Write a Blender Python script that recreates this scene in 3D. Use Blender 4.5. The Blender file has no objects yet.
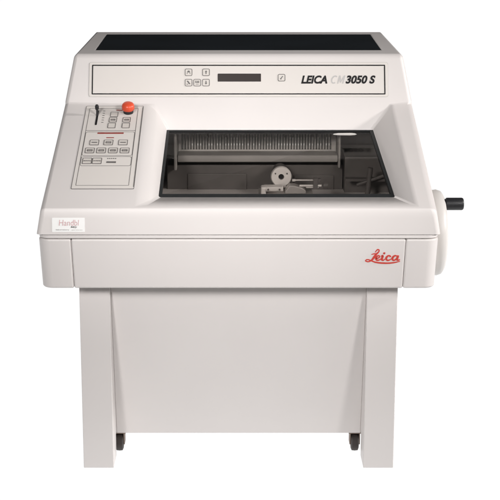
import bpy, bmesh, math, random
from mathutils import Vector, Matrix
random.seed(3)
S = bpy.context.scene
FRONT = -.30
COL = S.collection

# ------------------------------------------------------------------ materials
def principled(name, color, rough=.5, metal=0., spec=.5, bump=0., bscale=400., mott=0., coat=0.):
    m = bpy.data.materials.new(name); m.use_nodes = True
    nt = m.node_tree; b = nt.nodes['Principled BSDF']
    b.inputs['Base Color'].default_value = (*color, 1)
    b.inputs['Roughness'].default_value = rough
    b.inputs['Metallic'].default_value = metal
    b.inputs['Specular IOR Level'].default_value = spec
    b.inputs['Coat Weight'].default_value = coat
    tc = nt.nodes.new('ShaderNodeTexCoord')
    if bump:
        n = nt.nodes.new('ShaderNodeTexNoise'); n.inputs['Scale'].default_value = bscale; n.inputs['Detail'].default_value = 3
        bp = nt.nodes.new('ShaderNodeBump'); bp.inputs['Strength'].default_value = bump; bp.inputs['Distance'].default_value = .001
        nt.links.new(tc.outputs['Object'], n.inputs['Vector'])
        nt.links.new(n.outputs['Fac'], bp.inputs['Height']); nt.links.new(bp.outputs['Normal'], b.inputs['Normal'])
    if mott:
        n2 = nt.nodes.new('ShaderNodeTexNoise'); n2.inputs['Scale'].default_value = 7; n2.inputs['Detail'].default_value = 6
        r = nt.nodes.new('ShaderNodeValToRGB')
        r.color_ramp.elements[0].position = .3; r.color_ramp.elements[1].position = .7
        r.color_ramp.elements[0].color = (*[c * (1 - mott) for c in color], 1)
        r.color_ramp.elements[1].color = (*[min(1, c * (1 + mott)) for c in color], 1)
        nt.links.new(tc.outputs['Object'], n2.inputs['Vector'])
        nt.links.new(n2.outputs['Fac'], r.inputs['Fac']); nt.links.new(r.outputs['Color'], b.inputs['Base Color'])
    return m

M = {}
M['paint'] = principled('off_white_enamel', (.690, .652, .634), .42, spec=.4, bump=.10, bscale=900, mott=.012)
M['plate'] = principled('printed_panel_foil', (.68, .64, .605), .45, spec=.35)
M['studio'] = principled('grey_studio_floor', (.20, .195, .19), .7, mott=.1)  # for the added out-of-view sheet that dims bounce from below
M['gap'] = principled('shadow_gap_rubber', (.45, .42, .40), .8)
M['black'] = principled('black_print', (.014, .013, .014), .6, spec=.2)
M['line'] = principled('grey_print', (.14, .13, .125), .55)
M['faint'] = principled('pale_grey_print', (.46, .44, .42), .5)
M['cm'] = principled('light_grey_print', (.47, .455, .445), .5)
M['key'] = principled('membrane_key', (.63, .59, .55), .45)
M['mat'] = principled('black_top_mat', (.010, .013, .016), .6, spec=.08, bump=.3, bscale=700, mott=.2)
M['lcd'] = principled('dark_display', (.035, .026, .024), .3)
M['redknob'] = principled('red_plastic', (.70, .085, .035), .35, bump=.08)
M['redprint'] = principled('red_print', (.30, .06, .05), .5)
M['logo'] = principled('logo_red', (.56, .055, .04), .45)
M['paper'] = principled('sticker_paper', (.88, .875, .86), .6)
M['pink'] = principled('dusty_rose_print', (.60, .36, .37), .6)
M['rubber'] = principled('black_rubber_grip', (.012, .012, .014), .45, bump=.4, bscale=300)
M['wheel'] = principled('white_plastic', (.74, .71, .68), .4, bump=.05)
M['caster'] = principled('caster_rubber', (.045, .036, .032), .6, mott=.3)
M['zinc'] = principled('dull_zinc', (.22, .17, .14), .45, metal=.6, mott=.2)
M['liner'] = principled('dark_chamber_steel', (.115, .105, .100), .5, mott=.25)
M['grille'] = principled('grey_grille', (.52, .50, .475), .5, mott=.1)
M['slot'] = principled('grille_slot', (.05, .047, .045), .7)
M['ledge'] = principled('grey_ledge', (.31, .295, .28), .55, mott=.12)
M['steel'] = principled('brushed_steel', (.50, .47, .45), .42, metal=.55, mott=.1)
M['alu'] = principled('matt_aluminium', (.70, .665, .64), .5, metal=.3, mott=.06)
M['seal'] = principled('black_window_seal', (.010, .012, .013), .5)

g = bpy.data.materials.new('tinted_window_glass'); g.use_nodes = True
nt = g.node_tree; nt.nodes.clear()
o = nt.nodes.new('ShaderNodeOutputMaterial'); mx = nt.nodes.new('ShaderNodeMixShader')
tr = nt.nodes.new('ShaderNodeBsdfTransparent'); tr.inputs['Color'].default_value = (.82, .805, .79, 1)
gl = nt.nodes.new('ShaderNodeBsdfGlossy'); gl.inputs['Roughness'].default_value = .03
lw_ = nt.nodes.new('ShaderNodeLayerWeight'); pw = nt.nodes.new('ShaderNodeMath'); pw.operation = 'POWER'; pw.inputs[1].default_value = 4
ml = nt.nodes.new('ShaderNodeMath'); ml.operation = 'MULTIPLY_ADD'; ml.inputs[1].default_value = .55; ml.inputs[2].default_value = .006
nt.links.new(lw_.outputs['Facing'], pw.inputs[0]); nt.links.new(pw.outputs[0], ml.inputs[0])
nt.links.new(ml.outputs[0], mx.inputs[0]); nt.links.new(tr.outputs[0], mx.inputs[1]); nt.links.new(gl.outputs[0], mx.inputs[2])
nt.links.new(mx.outputs[0], o.inputs[0]); M['glass'] = g

f = bpy.data.materials.new('white_acrylic_table'); f.use_nodes = True
nt = f.node_tree; nt.nodes.clear()
o = nt.nodes.new('ShaderNodeOutputMaterial'); mx = nt.nodes.new('ShaderNodeMixShader'); mx.inputs[0].default_value = .05
tr = nt.nodes.new('ShaderNodeBsdfTranslucent'); tr.inputs['Color'].default_value = (1, 1, 1, 1)
df = nt.nodes.new('ShaderNodeBsdfDiffuse'); df.inputs['Color'].default_value = (.95, .95, .95, 1)
nt.links.new(tr.outputs[0], mx.inputs[1]); nt.links.new(df.outputs[0], mx.inputs[2]); nt.links.new(mx.outputs[0], o.inputs[0])
M['floor'] = f
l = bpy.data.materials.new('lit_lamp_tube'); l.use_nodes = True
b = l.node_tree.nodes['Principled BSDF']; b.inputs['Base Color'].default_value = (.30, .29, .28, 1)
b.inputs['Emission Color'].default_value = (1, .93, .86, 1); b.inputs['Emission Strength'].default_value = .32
M['lamp'] = l  # self-lit material imitating a flash reflection on the window glass

# ------------------------------------------------------------------ helpers
def link(name, bm, mat, parent=None, bevel=0., segs=3, smooth=False, weighted=False, angle=30):
    bmesh.ops.recalc_face_normals(bm, faces=bm.faces)
    me = bpy.data.meshes.new(name); bm.to_mesh(me); bm.free()
    ob = bpy.data.objects.new(name, me); COL.objects.link(ob)
    me.materials.append(M[mat])
    if parent: ob.parent = parent
    if bevel:
        md = ob.modifiers.new('bevel', 'BEVEL'); md.width = bevel; md.segments = segs
        md.limit_method = 'WEIGHT' if weighted else 'ANGLE'; md.angle_limit = math.radians(angle)
        md.use_clamp_overlap = True; md.harden_normals = True
    if bevel or smooth:
        me.shade_smooth()
        if not bevel: me.set_sharp_from_angle(angle=math.radians(40))
    return ob

def box(bm, lo, hi):
    c = [(a + b_) / 2 for a, b_ in zip(lo, hi)]; s = [b_ - a for a, b_ in zip(lo, hi)]
    bmesh.ops.create_cube(bm, size=1, matrix=Matrix.Translation(c) @ Matrix.Diagonal((*s, 1)))

def cyl(bm, p0, p1, r0, r1=None, n=40):
    p0, p1 = Vector(p0), Vector(p1); d = p1 - p0
    mat = Matrix.Translation((p0 + p1) / 2) @ d.to_track_quat('Z', 'Y').to_matrix().to_4x4()
    bmesh.ops.create_cone(bm, cap_ends=True, segments=n, radius1=r0, radius2=r0 if r1 is None else r1, depth=d.length, matrix=mat)

def lathe(bm, prof, origin, axis, n=56):
    """prof: list of (height along axis, radius)"""
    q = Vector(axis).to_track_quat('Z', 'Y').to_matrix(); o_ = Vector(origin)
    rings = []
    for h, r in prof:
        if r < 1e-6: rings.append([bm.verts.new(o_ + q @ Vector((0, 0, h)))])
        else: rings.append([bm.verts.new(o_ + q @ Vector((r * math.cos(2 * math.pi * i / n), r * math.sin(2 * math.pi * i / n), h))) for i in range(n)])
    for a, b_ in zip(rings, rings[1:]):
        for i in range(n):
            j = (i + 1) % n
            if len(a) == 1: bm.faces.new((a[0], b_[i], b_[j]))
            elif len(b_) == 1: bm.faces.new((a[i], a[j], b_[0]))
            else: bm.faces.new((a[i], a[j], b_[j], b_[i]))

class Plane:
    """local drawing plane: u along X, v up the face, h out of it (metres)"""
    def __init__(s, o_, v):
        s.o = Vector(o_); s.u = Vector((1, 0, 0)); s.v = Vector(v).normalized(); s.n = s.u.cross(s.v)
    def at(s, u, v, h=0.): return s.o + s.u * u + s.v * v + s.n * h

def prism(bm, pl, poly, h0, h1):
    a = [bm.verts.new(pl.at(u, v, h0)) for u, v in poly]; b_ = [bm.verts.new(pl.at(u, v, h1)) for u, v in poly]
    n = len(poly)
    bm.faces.new(a[::-1]); bm.faces.new(b_)
    for i in range(n): bm.faces.new((a[i], a[(i + 1) % n], b_[(i + 1) % n], b_[i]))

def rrect(u0, v0, u1, v1, r=0., k=4, sk=0.):
    pts = []
    r = max(r, 1e-5)
    for cx, cy, a0 in ((u1 - r, v1 - r, 0), (u0 + r, v1 - r, 90), (u0 + r, v0 + r, 180), (u1 - r, v0 + r, 270)):
        for i in range(k + 1):
            a = math.radians(a0 + 90 * i / k)
            pts.append((cx + r * math.cos(a), cy + r * math.sin(a)))
    return pts

def frame(bm, pl, u0, v0, u1, v1, w, r, h0, h1):
    """rounded-rectangle outline of width w"""
    A = rrect(u0, v0, u1, v1, r); B = rrect(u0 + w, v0 + w, u1 - w, v1 - w, max(r - w, .0003))
    n = len(A)
    V = [[bm.verts.new(pl.at(u, v, h)) for u, v in P] for P in (A, B) for h in (h0, h1)]
    for i in range(n):
        j = (i + 1) % n
        for p, q in ((0, 1), (1, 3), (3, 2), (2, 0)):
            bm.faces.new((V[p][i], V[p][j], V[q][j], V[q][i]))

def bar(bm, pl, u0, v0, u1, v1, h0, h1): prism(bm, pl, [(u0, v0), (u1, v0), (u1, v1), (u0, v1)], h0, h1)
def seg(bm, pl, a, b_, w, h0, h1):
    d = Vector((b_[0] - a[0], b_[1] - a[1])).normalized(); p = Vector((-d.y, d.x)) * w / 2
    prism(bm, pl, [(a[0] - p.x, a[1] - p.y), (b_[0] - p.x, b_[1] - p.y), (b_[0] + p.x, b_[1] + p.y), (a[0] + p.x, a[1] + p.y)], h0, h1)

def ribbon(bm, pl, pts, h0, h1, sub=8):
    """pen stroke through (u, v, width) points"""
    P = [Vector(p) for p in pts]; out = []
    for i in range(len(P) - 1):
        p0, p1, p2, p3 = P[max(i - 1, 0)], P[i], P[i + 1], P[min(i + 2, len(P) - 1)]
        for k in range(sub):
            t = k / sub
            out.append(.5 * ((2 * p1) + (p2 - p0) * t + (2 * p0 - 5 * p1 + 4 * p2 - p3) * t * t + (-p0 + 3 * p1 - 3 * p2 + p3) * t ** 3))
    out.append(P[-1])
    L, R = [], []
    for i, q in enumerate(out):
        a, b_ = out[max(i - 1, 0)], out[min(i + 1, len(out) - 1)]
        d = Vector((b_.x - a.x, b_.y - a.y)).normalized(); nn = Vector((-d.y, d.x)) * q.z / 2
        L.append((q.x + nn.x, q.y + nn.y)); R.append((q.x - nn.x, q.y - nn.y))
    rows = [[bm.verts.new(pl.at(*P_[i], h)) for P_, h in ((L, h0), (L, h1), (R, h1), (R, h0))] for i in range(len(out))]
    for a, b_ in zip(rows, rows[1:]):
        for i in range(4):
            j = (i + 1) % 4; bm.faces.new((a[i], a[j], b_[j], b_[i]))
    bm.faces.new(rows[0]); bm.faces.new(rows[-1][::-1])

def text(name, body, pl, u0, v0, u1, v1, mat, parent, bold=0., shear=0., h=.0006, base=.0001):
    cu = bpy.data.curves.new(name, 'FONT'); cu.body = body; cu.offset = bold; cu.shear = shear; cu.extrude = .002; cu.resolution_u = 6
    t = bpy.data.objects.new(name, cu); COL.objects.link(t)
    dg = bpy.context.evaluated_depsgraph_get()
    me = bpy.data.meshes.new_from_object(t.evaluated_get(dg)); bpy.data.objects.remove(t)
    xs = [v.co.x for v in me.vertices]; ys = [v.co.y for v in me.vertices]; zs = [v.co.z for v in me.vertices]
    ax, bx, ay, by, az, bz = min(xs), max(xs), min(ys), max(ys), min(zs), max(zs)
    for v in me.vertices:
        v.co = pl.at(u0 + (v.co.x - ax) / (bx - ax) * (u1 - u0), v0 + (v.co.y - ay) / (by - ay) * (v1 - v0), base + (v.co.z - az) / (bz - az) * h)
    ob = bpy.data.objects.new(name, me); COL.objects.link(ob); me.materials.clear(); me.materials.append(M[mat]); ob.parent = parent
    return ob

# ------------------------------------------------------------------ setting
bm = bmesh.new()                                       # backlit white acrylic sweep under and behind the machine
bm.faces.new([bm.verts.new(p) for p in ((-60, FRONT, 0), (60, FRONT, 0), (60, 90, 0), (-60, 90, 0))])
fl = link('floor', bm, 'floor'); fl['kind'] = 'structure'
bm = bmesh.new()                                       # grey sheet added out of view in front, cuts white bounce on the base
bm.faces.new([bm.verts.new(p) for p in ((-60, -60, -.004), (60, -60, -.004), (60, FRONT + .02, -.004), (-60, FRONT + .02, -.004))])
fl = link('ground', bm, 'studio'); fl['kind'] = 'structure'

# ------------------------------------------------------------------ the machine
root = bpy.data.objects.new('laboratory_cryostat', None); COL.objects.link(root)
root['label'] = 'off-white floor-standing laboratory cryostat with tinted window, black top and side handwheel'
root['category'] = 'laboratory machine'

ZL, SL = .579, .3925                       # sloped lid plane  z = ZL + SL*y
def zs(y): return ZL + SL * y
YF = .40                                   # where the console rises from the lid
# -- housing: lid with recessed window opening + raised rear console, one moulding
bm = bmesh.new(); V = {}
def v(n, *p): V[n] = bm.verts.new(p)
for s, t in ((-1, 'L'), (1, 'R')):
    v('fb' + t, s * .413, 0, .529); v('rb' + t, s * .413, .82, .529)
    v('ft' + t, s * .4035, .006, zs(.006)); v('fo' + t, s * .401, YF, zs(YF))
    v('rf' + t, s * .401, .82, zs(YF))
    v('ct' + t, s * .381, .44, .846); v('cb' + t, s * .3715, .82, .860)
    v('ta' + t, s * .3385, .503, .8483); v('tb' + t, s * .3385, .774, .8583)
    v('ua' + t, s * .3385, .503, .8433); v('ub' + t, s * .3385, .774, .8533)
v('r1', -.196, .014, zs(.014)); v('r2', .364, .014, zs(.014)); v('r3', .353, YF, zs(YF)); v('r4', -.197, YF, zs(YF))
v('g1', -.167, .068, .5915); v('g2', .327, .068, .5915); v('g3', .3085, .37, .6845); v('g4', -.1645, .37, .6845)
v('h1', -.167, .068, .5795); v('h2', .327, .068, .5795); v('h3', .3085, .37, .6725); v('h4', -.1645, .37, .6725)
def F(*n): bm.faces.new([V[k] for k in n])
F('fbL', 'fbR', 'ftR', 'ftL')
F('ftL', 'r1', 'r4', 'foL'); F('ftL', 'ftR', 'r2', 'r1'); F('ftR', 'foR', 'r3', 'r2')
F('r1', 'r2', 'g2', 'g1'); F('r2', 'r3', 'g3', 'g2'); F('r3', 'r4', 'g4', 'g3'); F('r4', 'r1', 'g1', 'g4')
F('g1', 'g2', 'h2', 'h1'); F('g2', 'g3', 'h3', 'h2'); F('g3', 'g4', 'h4', 'h3'); F('g4', 'g1', 'h1', 'h4')
F('foL', 'r4', 'r3', 'foR', 'ctR', 'ctL')
F('ctL', 'ctR', 'taR', 'taL'); F('ctR', 'cbR', 'tbR', 'taR'); F('cbR', 'cbL', 'tbL', 'tbR'); F('cbL', 'ctL', 'taL', 'tbL')
F('taL', 'taR', 'uaR', 'uaL'); F('taR', 'tbR', 'ubR', 'uaR'); F('tbR', 'tbL', 'ubL', 'ubR'); F('tbL', 'taL', 'uaL', 'ubL')
F('uaL', 'uaR', 'ubR', 'ubL')
for t in 'LR':
    F('fb' + t, 'ft' + t, 'fo' + t, 'rf' + t, 'rb' + t); F('fo' + t, 'ct' + t, 'cb' + t, 'rf' + t)
F('rbL', 'rfL', 'rfR', 'rbR'); F('rfL', 'cbL', 'cbR', 'rfR')
wl = bm.edges.layers.float.new('bevel_weight_edge')
def W(w, *pairs):
    for a, b_ in pairs:
        e = bm.edges.get((V[a], V[b_]))
        e[wl] = w
W(1., ('ftL', 'ftR'))
W(.55, ('fbL', 'ftL'), ('fbR', 'ftR'), ('ftL', 'foL'), ('ftR', 'foR'), ('foL', 'ctL'), ('foR', 'ctR'), ('ctL', 'ctR'), ('ctL', 'cbL'), ('ctR', 'cbR'), ('cbL', 'cbR'))
W(.25, ('fbL', 'fbR'), ('fbL', 'rbL'), ('fbR', 'rbR'), ('r1', 'r2'), ('r2', 'r3'), ('g1', 'r1'), ('g2', 'r2'), ('g3', 'r3'), ('g4', 'r4'), ('foL', 'r4'), ('foR', 'r3'), ('rfL', 'foL'), ('rfR', 'foR'))
W(.9, ('r4', 'r1'))
W(.15, ('taL', 'taR'), ('taR', 'tbR'), ('tbR', 'tbL'), ('tbL', 'taL'))
housing = link('housing', bm, 'paint', root, bevel=.019, segs=5, weighted=True); housing.modifiers[0].use_clamp_overlap = False

# -- black mat in the top tray
TOP = Plane((0, .503, .8433), (0, .271, .010))
bm = bmesh.new(); prism(bm, TOP, rrect(-.3375, .0008, .3375, .2703, .003), .0005, .0042)
link('black_top_mat', bm, 'mat', root, bevel=.001, segs=2)

# -- window: seal + glass
GP = Plane((0, .068, .5915), (0, .302, .093)); GL = math.hypot(.302, .093)
bm = bmesh.new()
out = [(-.1665, .0004), (.3265, .0004), (.308, GL - .0004), (-.164, GL - .0004)]
inn = [(-.1605, .021), (.3190, .021), (.3005, GL - .0065), (-.1585, GL - .0065)]
P = [[bm.verts.new(GP.at(u, w_, h)) for u, w_ in Q] for Q in (out, inn) for h in (-.012, -.004)]
for i in range(4):
    j = (i + 1) % 4
    for p, q in ((0, 1), (1, 3), (3, 2), (2, 0)): bm.faces.new((P[p][i], P[p][j], P[q][j], P[q][i]))
win = link('viewing_window', bm, 'seal', root)
bm = bmesh.new(); bm.faces.new([bm.verts.new(GP.at(u, w_, -.006)) for u, w_ in inn])
bmesh.ops.solidify(bm, geom=bm.faces[:], thickness=.003)
link('glass_pane', bm, 'glass', win)

# -- cold chamber seen through the window
bm = bmesh.new()
x0, x1, y0, y1, z0 = -.20, .372, .045, .52, .43
c = [bm.verts.new(p) for p in ((x0, y0, z0), (x1, y0, z0), (x1, y1, z0), (x0, y1, z0), (x0, y0, .562), (x1, y0, .562), (x1, y1, .715), (x0, y1, .715))]
for q in ((0, 1, 2, 3), (0, 1, 5, 4), (1, 2, 6, 5), (2, 3, 7, 6), (3, 0, 4, 7)): bm.faces.new([c[i] for i in q])
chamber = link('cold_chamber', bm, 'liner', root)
BP = Plane((0, .46, 0), (0, 0, 1))
bm = bmesh.new(); box(bm, (-.143, .462, .575), (.232, .50, .700)); gr = link('evaporator_grille', bm, 'grille', chamber, bevel=.002, segs=2)
bm = bmesh.new()
u = -.134
while u < .222:
    bar(bm, BP, u, .6175, u + .0032, .698, -.004, .0002); u += .0066
link('slot', bm, 'slot', gr); bpy.data.objects['slot'].name = 'grille_slots'
bm = bmesh.new()
for row, z in enumerate((.662, .645, .630)):
    u = -.134 + .0033 + (row % 2) * .0066 + .02
    while u < .215:
        if random.random() < .62: box(bm, (u + .0002, .4565, z - .0022), (u + .0029, .4602, z + .0022))
        u += .0066
link('fin_clips', bm, 'paper', gr)
bm = bmesh.new(); box(bm, (-.143, .405, .597), (.232, .4618, .6140)); link('chamber_shelf', bm, 'ledge', chamber, bevel=.004)
bm = bmesh.new(); box(bm, (-.150, .395, .58), (-.1435, .462, .675)); link('shelf_bracket', bm, 'ledge', chamber, bevel=.002)
bm = bmesh.new(); box(bm, (.2325, .41, .583), (.238, .462, .69)); link('shelf_bracket', bm, 'ledge', chamber, bevel=.002)
bm = bmesh.new()
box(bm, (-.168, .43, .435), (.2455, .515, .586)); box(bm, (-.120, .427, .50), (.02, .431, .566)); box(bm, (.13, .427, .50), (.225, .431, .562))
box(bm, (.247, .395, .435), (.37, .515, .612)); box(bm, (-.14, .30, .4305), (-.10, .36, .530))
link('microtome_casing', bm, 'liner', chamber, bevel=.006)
bm = bmesh.new(); box(bm, (.245, .34, .566), (.335, .36, .572)); cyl(bm, (.29, .33, .49), (.30, .33, .60), .006); cyl(bm, (.27, .33, .56), (.34, .33, .585), .004)
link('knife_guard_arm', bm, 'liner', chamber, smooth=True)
# specimen disc on its head
bm = bmesh.new(); lathe(bm, [(-.006, 0), (-.006, .0235), (.006, .0235), (.0085, .0215), (.0085, .0065), (.002, .0055), (.002, 0)], (.096, .30, .586), (0, -1, .12))
disc = link('specimen_disc', bm, 'alu', chamber, smooth=True)
bm = bmesh.new(); lathe(bm, [(-.0, 0), (.0, .0052), (.0035, .005), (.0035, 0)], (.096, .2978, .5864), (0, -1, .12)); link('disc_socket', bm, 'black', disc)
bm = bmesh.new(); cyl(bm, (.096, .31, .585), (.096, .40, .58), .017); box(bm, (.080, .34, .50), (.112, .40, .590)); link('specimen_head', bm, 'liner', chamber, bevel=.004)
for a in (30, 150, 270):
    bm = bmesh.new(); c, d = .096 + .015 * math.cos(math.radians(a)), .587 + .015 * math.sin(math.radians(a)); cyl(bm, (c, .2935, d), (c, .2905, d), .0018, n=12)
    link('screw', bm, 'liner', disc)
for x, z in ((.055, .553), (.0905, .571), (.0655, .571)):
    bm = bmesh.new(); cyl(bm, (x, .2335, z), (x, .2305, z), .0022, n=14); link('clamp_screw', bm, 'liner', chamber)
bm = bmesh.new(); box(bm, (.060, .262, .5685), (.172, .266, .5725)); link('knife_blade', bm, 'steel', chamber)
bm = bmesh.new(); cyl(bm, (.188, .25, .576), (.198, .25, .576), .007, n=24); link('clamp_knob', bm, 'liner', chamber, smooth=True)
# knife holder
bm = bmesh.new()
box(bm, (.055, .235, .5655), (.099, .262, .5765)); box(bm, (.0495, .232, .545), (.0605, .258, .5765))
link('knife_clamp', bm, 'alu', chamber, bevel=.003)
bm = bmesh.new()
poly = [(.103, .565), (.112, .578), (.124, .578), (.142, .5725), (.149, .567), (.149, .560), (.103, .560)]
prism(bm, Plane((0, .238, 0), (0, 0, 1)), poly, -.03, 0)
box(bm, (.045, .240, .538), (.165, .30, .5595)); link('knife_holder', bm, 'steel', chamber, bevel=.0015)
bm = bmesh.new()
cyl(bm, (.119, .25, .5885), (.180, .25, .5885), .0016); cyl(bm, (.135, .25, .576), (.184, .25, .576), .0026); cyl(bm, (.150, .25, .5720), (.178, .25, .5720), .0015)
box(bm, (.119, .248, .5862), (.126, .254, .5905))
link('guide_rod', bm, 'alu', chamber, smooth=True)
bm = bmesh.new(); box(bm, (.1655, .244, .569), (.1755, .256, .593)); box(bm, (.1755, .244, .586), (.182, .254, .5925)); link('rod_block', bm, 'liner', chamber, bevel=.001)
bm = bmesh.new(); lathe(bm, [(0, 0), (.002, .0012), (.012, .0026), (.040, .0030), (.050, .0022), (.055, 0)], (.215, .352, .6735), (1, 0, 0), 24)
link('chamber_lamp', bm, 'lamp', chamber, smooth=True)  # glowing sliver behind the pane, stands in for glare on the glass

# -- control console front
CP = Plane((0, .40, zs(YF)), (0, .04, .846 - zs(YF)))
mm = .001
bm = bmesh.new(); prism(bm, CP, rrect(-.345, .0165, .345, .0975, .005), -.001, .0010)
cons = link('display_panel', bm, 'plate', root, bevel=.0008, segs=2)
bm = bmesh.new(); frame(bm, CP, -.3456, .0159, .3456, .0981, .0011, .005, 0, .0006); link('panel_edge', bm, 'faint', cons)
bm = bmesh.new(); frame(bm, CP, -.3385, .0217, .3390, .0917, .0026, .0012, .001, .0015); link('border_line', bm, 'black', cons)
bm = bmesh.new(); prism(bm, CP, rrect(-.048, .0520, .052, .0708, .001), .001, .0016); link('display', bm, 'lcd', cons, bevel=.0002, segs=1)
def key(pl, u, w_, sx, sy, parent, glyph, ring='line', lw=.0011, r=.0022, h=.0010, name='key'):
    bm = bmesh.new(); prism(bm, pl, rrect(u - sx / 2 + lw * .5, w_ - sy / 2 + lw * .5, u + sx / 2 - lw * .5, w_ + sy / 2 - lw * .5, r), h - .0002, h + .0005)
    k = link(name, bm, 'key', parent)
    bm = bmesh.new(); frame(bm, pl, u - sx / 2, w_ - sy / 2, u + sx / 2, w_ + sy / 2, lw, r, h, h + .0009)
    link('key_outline', bm, ring, k)
    bm = bmesh.new(); G = (h + .0004, h + .0009)
    s = min(sx, sy)
    if glyph == 'up' or glyph == 'down':
        d = 1 if glyph == 'up' else -1
        seg(bm, pl, (u, w_ - .25 * s * d), (u, w_ + .05 * s * d), .13 * s, *G)
        prism(bm, pl, [(u - .17 * s, w_ + .03 * s * d), (u + .17 * s, w_ + .03 * s * d), (u, w_ + .28 * s * d)], *G)
    elif glyph == 'slash':
        seg(bm, pl, (u - .16 * s, w_ - .2 * s), (u + .16 * s, w_ + .2 * s), .12 * s, *G)
        seg(bm, pl, (u - .2 * s, w_ - .2 * s), (u, w_ - .2 * s), .07 * s, *G)
    elif glyph == 'lamp':
        prism(bm, pl, [(u - .22 * s, w_ - .02 * s), (u + .22 * s, w_ - .02 * s), (u + .1 * s, w_ + .24 * s), (u - .1 * s, w_ + .24 * s)], *G)
        seg(bm, pl, (u - .14 * s, w_ - .05 * s), (u - .22 * s, w_ - .25 * s), .07 * s, *G); seg(bm, pl, (u + .14 * s, w_ - .05 * s), (u + .22 * s, w_ - .25 * s), .07 * s, *G)
    elif glyph == 'diag':
        prism(bm, pl, [(u - .28 * s, w_ + .26 * s), (u - .05 * s, w_ + .26 * s), (u + .28 * s, w_ - .22 * s), (u + .05 * s, w_ - .22 * s)], *G)
        seg(bm, pl, (u - .28 * s, w_ - .22 * s), (u - .05 * s, w_ - .22 * s), .09 * s, *G)
    elif glyph == 'grid':
        for du in (-.2, 0, .2): seg(bm, pl, (u + du * s, w_ + .02 * s), (u + du * s, w_ + .27 * s), .1 * s, *G)
        seg(bm, pl, (u - .28 * s, w_ + .02 * s), (u + .28 * s, w_ + .02 * s), .08 * s, *G); seg(bm, pl, (u - .2 * s, w_ - .2 * s), (u + .2 * s, w_ - .2 * s), .06 * s, *G)
    elif glyph == 'dash':
        seg(bm, pl, (u - .3 * s, w_), (u + .3 * s, w_), .16 * s, *G)
    elif glyph == 'tri':
        prism(bm, pl, [(u - .3 * s, w_ - .2 * s), (u + .3 * s, w_ - .2 * s), (u, w_ + .25 * s)], *G)
    elif glyph == 'box':
        frame(bm, pl, u - .3 * s, w_ - .2 * s, u + .3 * s, w_ + .2 * s, .09 * s, .001, *G)
        seg(bm, pl, (u - .2 * s, w_), (u + .2 * s, w_), .08 * s, *G)
    elif glyph == 'led':
        prism(bm, pl, [(u + .2 * s * math.cos(a * .7854), w_ + .2 * s * math.sin(a * .7854)) for a in range(8)], *G)
    elif glyph == 'word':
        for du in (-.3, -.1, .1, .3): seg(bm, pl, (u + du * s - .06 * s, w_), (u + du * s + .06 * s, w_), .18 * s * (1 if du else 1.5), *G)
    if len(bm.verts): link('key_symbol', bm, ring, k)
    else: bm.free()
    return k
for u, w_, gph in ((-.1153, .0738, 'lamp'), (-.075, .0738, 'up'), (-.1153, .0495, 'diag'), (-.0953, .0495, 'grid'), (-.075, .0495, 'down'), (.0995, .0612, 'slash')):
    key(CP, u, w_, .0172, .0172, cons, gph, r=.0035, lw=.0014)
text('lettering', 'LEICA', CP, .1445, .0470, .2050, .0665, 'black', cons, bold=.042, shear=.26, base=.0009)
def slant(u, v_): return u + .26 * v_ * .0192, .0472 + v_ * .0192
bm = bmesh.new()
ribbon(bm, CP, [(*slant(.2125 + .0066 + .0062 * math.cos(math.radians(t)), .5 + .43 * math.sin(math.radians(t))), .0030) for t in range(48, 320, 16)], .0009, .0014, 3)
link('lettering', bm, 'cm', cons)
bm = bmesh.new()
prism(bm, CP, [slant(u, h) for u, h in ((.2275, 0), (.2306, 0), (.2306, .62), (.2338, .12), (.2358, .12), (.2390, .62), (.2390, 0), (.2421, 0), (.2421, 1), (.2386, 1), (.2348, .42), (.2310, 1), (.2275, 1))], .0009, .0014)
link('lettering', bm, 'cm', cons)
text('lettering', '3050 S', CP, .2470, .0470, .3165, .0665, 'black', cons, bold=.042, shear=.26, base=.0009)

# -- keypad on the sloping lid
KP = Plane((0, 0, ZL), (0, 1, SL))
bm = bmesh.new(); prism(bm, KP, rrect(-.3485, .0785, -.2180, .418, .003), -.001, .0009)
pad = link('keypad', bm, 'plate', root, bevel=.0006, segs=2)
bm = bmesh.new(); H = (.0009, .0013)
bar(bm, KP, -.2198, .086, -.2178, .412, 0, .0014)                      # dark right margin
link('margin_line', bm, 'line', pad)
bm = bmesh.new()
frame(bm, KP, -.3490, .0780, -.2176, .4185, .0010, .003, 0, .0011)
frame(bm, KP, -.3405, .0905, -.2290, .408, .0010, .002, *H)
bar(bm, KP, -.3395, .3095, -.2300, .3107, *H)
frame(bm, KP, -.3395, .2060, -.2300, .3050, .0010, .006, *H)
frame(bm, KP, -.3395, .1655, -.2300, .2030, .0010, .006, *H)
link('section_lines', bm, 'line', pad)
for u, w_, gph in ((-.2822, .3800, ''), (-.2832, .3560, 'box'), (-.2842, .3310, ''), (-.2525, .3560, 'box'), (-.2525, .3310, '')):
    key(KP, u, w_, .0178, .0215, pad, gph, lw=.0013)
for u, gph in ((-.3165, 'dash'), (-.2855, 'box'), (-.2535, 'dash')): key(KP, u, .2596, .0205, .0220, pad, gph, lw=.0013)
for u in (-.3235, -.2985, -.2730, -.2475): key(KP, u, .2268, .0205, .0215, pad, 'box', lw=.0014)
for u in (-.3253, -.3040): key(KP, u, .1850, .0205, .0235, pad, 'word', lw=.0014)
for q in ((-.313, .2962, -.255, .3018), (-.292, .2785, -.275, .2815), (-.279, .3975, -.262, .4010)):
    bm = bmesh.new(); bar(bm, KP, *q, *H); link('red_marking', bm, 'redprint', pad)
bm = bmesh.new(); bar(bm, KP, -.2835, .1775, -.2630, .1835, *H)
for k in range(5): bar(bm, KP, -.283 + .0042 * k, .1935, -.2802 + .0042 * k, .1965, *H)
link('status_bar', bm, 'line', pad)
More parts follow.
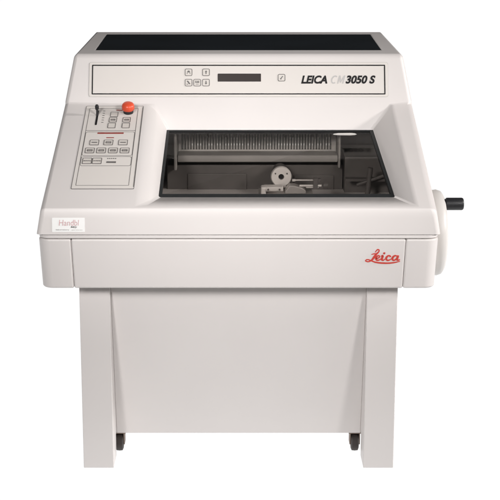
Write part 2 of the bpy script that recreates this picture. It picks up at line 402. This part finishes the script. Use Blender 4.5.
# lever in its slot
bm = bmesh.new(); prism(bm, KP, rrect(-.3225, .334, -.3180, .398, .002), .0009, .0016)
for k in range(6): bar(bm, KP, -.309, .345 + .010 * k, -.304, .3462 + .010 * k, .0009, .0013)
slot = link('lever_slot', bm, 'black', pad)
bm = bmesh.new(); a = KP.at(-.3205, .374, .0); cyl(bm, a, KP.at(-.3203, .379, .018), .0022); lathe(bm, [(0, 0), (.001, .0035), (.004, .0045), (.010, .0045), (.013, .003), (.0135, 0)], KP.at(-.3203, .3785, .014), KP.n, 20)
link('lever', bm, 'rubber', slot, smooth=True)
# emergency stop knob
bm = bmesh.new(); lathe(bm, [(0, 0), (0, .0115), (.007, .0115), (.008, .0105), (.012, .0105), (.012, 0)], KP.at(-.2508, .3900), KP.n)
stop = link('emergency_stop', bm, 'rubber', root, smooth=True)
bm = bmesh.new(); lathe(bm, [(.0085, 0), (.0085, .0125), (.0105, .0142), (.017, .0144), (.0205, .0136), (.0235, .0112), (.0250, .0070), (.0256, 0)], KP.at(-.2508, .3900), KP.n)
link('red_button', bm, 'redknob', stop, smooth=True)

# -- front lip: sticker
FP = Plane((0, .0, .529), (0, .006, .0525))
bm = bmesh.new(); prism(bm, FP, rrect(-.3800, .0055, -.3135, .0345, .0008), 0, .0005); st = link('sticker', bm, 'paper', root)
SP = Plane(FP.at(0, 0, .0005), FP.v)
text('sticker_lettering', 'Handbl', SP, -.3660, .0185, -.3250, .0305, 'pink', st, bold=-.004, shear=.12, h=.0003)
text('sticker_lettering', 'Mfg', SP, -.3420, .0130, -.3290, .0175, 'line', st, bold=.01, shear=.2, h=.0003)
text('sticker_lettering', 'laboratory', SP, -.3720, .0085, -.3450, .0112, 'line', st, h=.0003)
text('sticker_lettering', 'services', SP, -.3400, .0088, -.3180, .0110, 'faint', st, h=.0003)

# -- cabinet band under the lid
bm = bmesh.new(); box(bm, (-.392, .012, .4175), (.392, .80, .5215)); cab = link('cabinet', bm, 'gap', root)
def band(name, plan_top, bot_shift, parent, z0=.416, z1=.5200):
    bm = bmesh.new()
    a = [bm.verts.new((x, y, z1)) for x, y in plan_top]
    b_ = [bm.verts.new((bot_shift(x, y)[0], bot_shift(x, y)[1], z0)) for x, y in plan_top]
    n = len(a); bm.faces.new(a); bm.faces.new(b_[::-1])
    for i in range(n): bm.faces.new((a[i], a[(i + 1) % n], b_[(i + 1) % n], b_[i]))
    return link(name, bm, 'paint', parent, bevel=.004, segs=3, angle=35)
sh = lambda x, y: (x * (1 - .0135), y)
front = band('front_panel', [(-.3418, -.004), (.3418, -.004), (.3418, .014), (-.3418, .014)], sh, cab)
for s in (-1, 1):
    arc = [(s * (.3421), -.004)]
    for i in range(7):
        a = math.radians(-90 + 90 * i / 6); arc.append((s * (.386 + .024 * math.cos(a)), .020 + .024 * math.sin(a)))
    arc += [(s * .410, .80), (s * .3925, .80), (s * .3925, .0115), (s * .3421, .0115)]
    band('corner_panel', arc, sh, cab)
arc = []
for s, r_ in ((-1, range(6, -1, -1)), (1, range(7))):
    for i in r_:
        a = math.radians(-90 + 90 * i / 6); arc.append((s * (.385 + .024 * math.cos(a)), .0215 + .024 * math.sin(a)))
arc += [(.409, .80), (-.409, .80)]
bm = bmesh.new(); prism(bm, Plane((0, 0, .5212), (0, 1, 0)), arc, 0, .0066); link('trim_strip', bm, 'paint', cab, bevel=.0015, segs=2, angle=50)
# red script logo
LP = Plane((.2590, -.0042, .469), (0, 0, 1))
k = .073 / 36.                                         # one logo unit in metres; drawing below is in tenths of units
lift = 0
bm = bmesh.new()
def st_(pts, w=1.3):
    global lift
    lift += .00008
    ribbon(bm, LP, [((x - 50) / 10 * k, (263 - 240 - y / 10) * k, ww * w / 10 * k) for x, y, ww in pts], -.0003, .0005 + lift)
st_([(150, 112, 6), (158, 98, 7), (172, 84, 9), (188, 88, 9), (184, 108, 10), (160, 132, 14), (140, 160, 17), (124, 184, 15), (104, 202, 10), (78, 210, 9), (56, 203, 9), (57, 194, 8)])
st_([(54, 200, 7), (62, 190, 8), (80, 188, 8), (108, 198, 10), (150, 214, 11), (220, 224, 12), (300, 224, 11), (360, 216, 9), (402, 205, 5)])
st_([(112, 134, 5), (140, 128, 8), (168, 126, 6)])
st_([(160, 176, 8), (184, 170, 10), (196, 154, 9), (184, 146, 9), (166, 156, 13), (158, 176, 16), (168, 193, 13), (190, 192, 9), (208, 180, 6)])
st_([(208, 152, 5), (226, 148, 14), (220, 170, 17), (218, 188, 15), (232, 194, 10), (250, 182, 5)])
st_([(232, 128, 13), (242, 121, 15), (250, 124, 10)])
st_([(304, 160, 14), (298, 148, 11), (280, 148, 11), (264, 164, 15), (262, 182, 15), (276, 195, 12), (298, 190, 8), (314, 178, 5)])
st_([(372, 152, 9), (352, 146, 11), (330, 160, 15), (324, 182, 15), (338, 195, 12), (358, 184, 9), (374, 164, 10)])
st_([(384, 144, 12), (374, 168, 17), (370, 186, 15), (382, 194, 11), (400, 186, 5)])
link('script_logo', bm, 'logo', front)

# -- base
for s in (-1, 1):
    bm = bmesh.new()
    prof = [(.04, .41), (.04, .0), (.105, .0), (.105, .049), (.66, .049), (.66, .0), (.74, .0), (.74, .4172)]
    prof[0] = (.04, .4172)
    a = [bm.verts.new((s * .2685, y, z)) for y, z in prof]; b_ = [bm.verts.new((s * .333, y, z)) for y, z in prof]
    bm.faces.new(a); bm.faces.new(b_[::-1])
    for i in range(len(prof)): bm.faces.new((a[i], a[(i + 1) % 8], b_[(i + 1) % 8], b_[i]))
    link('leg', bm, 'paint', root, bevel=.0015, segs=2)
bm = bmesh.new()
prof = [(.047, .4170), (.120, .0463), (.70, .0463), (.70, .4170)]
a = [bm.verts.new((-.2684, y, z)) for y, z in prof]; b_ = [bm.verts.new((.2684, y, z)) for y, z in prof]
bm.faces.new(a); bm.faces.new(b_[::-1])
for i in range(4): bm.faces.new((a[i], a[(i + 1) % 4], b_[(i + 1) % 4], b_[i]))
link('base_cover', bm, 'paint', root, bevel=.001, segs=2)
for cx_ in (-.2635, .2575):
    bm = bmesh.new(); box(bm, (cx_ - .014, .125, .0425), (cx_ + .014, .165, .0460)); cyl(bm, (cx_, .145, .043), (cx_, .145, .030), .009)
    box(bm, (cx_ - .0115, .128, .016), (cx_ - .0090, .152, .043)); box(bm, (cx_ + .0090, .128, .016), (cx_ + .0115, .152, .043))
    ca = link('caster', bm, 'zinc', root)
    bm = bmesh.new(); lathe(bm, [(-.0085, 0), (-.0085, .014), (-.0065, .0185), (0, .0192), (.0065, .0185), (.0085, .014), (.0085, 0)], (cx_, .135, .0192), (1, 0, 0), 32)
    link('wheel', bm, 'caster', ca, smooth=True)

# -- handwheel on the right side
HC = (.4135, .193, .484)
bm = bmesh.new(); lathe(bm, [(-.004, 0), (-.004, .085), (.004, .092), (.018, .094), (.027, .091), (.032, .084), (.034, .070), (.030, .055), (.030, .025), (.036, .020), (.036, 0)], HC, (1, 0, 0), 72)
hw = link('handwheel', bm, 'wheel', root, smooth=True)
bm = bmesh.new(); lathe(bm, [(-.012, 0), (-.012, .0105), (.0015, .0105), (.002, .0127), (.004, .0135), (.036, .0135), (.0385, .0125), (.0395, .0110), (.0395, 0)], (.4455, .165, .5545), (1, 0, 0), 32)
link('crank_handle', bm, 'rubber', hw, smooth=True)

# ------------------------------------------------------------------ light
w = bpy.data.worlds.new('World'); S.world = w; w.use_nodes = True
nt = w.node_tree; bg = nt.nodes['Background']
tc = nt.nodes.new('ShaderNodeTexCoord'); sx = nt.nodes.new('ShaderNodeSeparateXYZ'); lt = nt.nodes.new('ShaderNodeMath'); lt.operation = 'LESS_THAN'; lt.inputs[1].default_value = 0
mixv = nt.nodes.new('ShaderNodeMapRange'); UP, DOWN = .07, 1.06
mixv.inputs['To Min'].default_value = UP; mixv.inputs['To Max'].default_value = DOWN
nt.links.new(tc.outputs['Generated'], sx.inputs[0]); nt.links.new(sx.outputs['Z'], lt.inputs[0]); nt.links.new(lt.outputs[0], mixv.inputs['Value'])
nt.links.new(mixv.outputs[0], bg.inputs['Strength']); bg.inputs['Color'].default_value = (1, 1, 1, 1)

def area(name, direction, dist, size, power, col=(1, 1, 1), target=(0, .2, .5), spread=180):
    d = bpy.data.lights.new(name, 'AREA'); d.shape = 'DISK'; d.size = size; d.energy = power; d.color = col; d.spread = math.radians(spread)
    o_ = bpy.data.objects.new(name, d); COL.objects.link(o_)
    L = Vector(direction).normalized(); o_.location = Vector(target) + L * dist
    o_.rotation_euler = L.to_track_quat('Z', 'Y').to_euler()
area('side_strobe', (1, -.14, .36), 3.6, .30, 92, (1, .97, .95), (0, .2, .6))
area('front_strobe', (.72, -1, .50), 2.9, .5, 2.5, (1, .98, .97), (0, .05, .71), 39)
area('left_strobe', (-.36, -1, .40), 2.9, .5, 3.15, (1, .98, .97), (0, .05, .71), 39)

# ------------------------------------------------------------------ camera
cam = bpy.data.cameras.new('camera'); co = bpy.data.objects.new('camera', cam); COL.objects.link(co)
co.location = (0, -2.6, 1.206); co.rotation_euler = (math.radians(90 - 12), 0, 0)
cam.sensor_width = 36; cam.lens = 1316 / 500 * 36; cam.clip_end = 300
cam.shift_x = (250 - 238.5) / 500; cam.shift_y = -(250 - 175) / 500
S.camera = co
S.view_settings.view_transform = 'Standard'; S.view_settings.look = 'None'; S.view_settings.exposure = 0; S.view_settings.gamma = 1
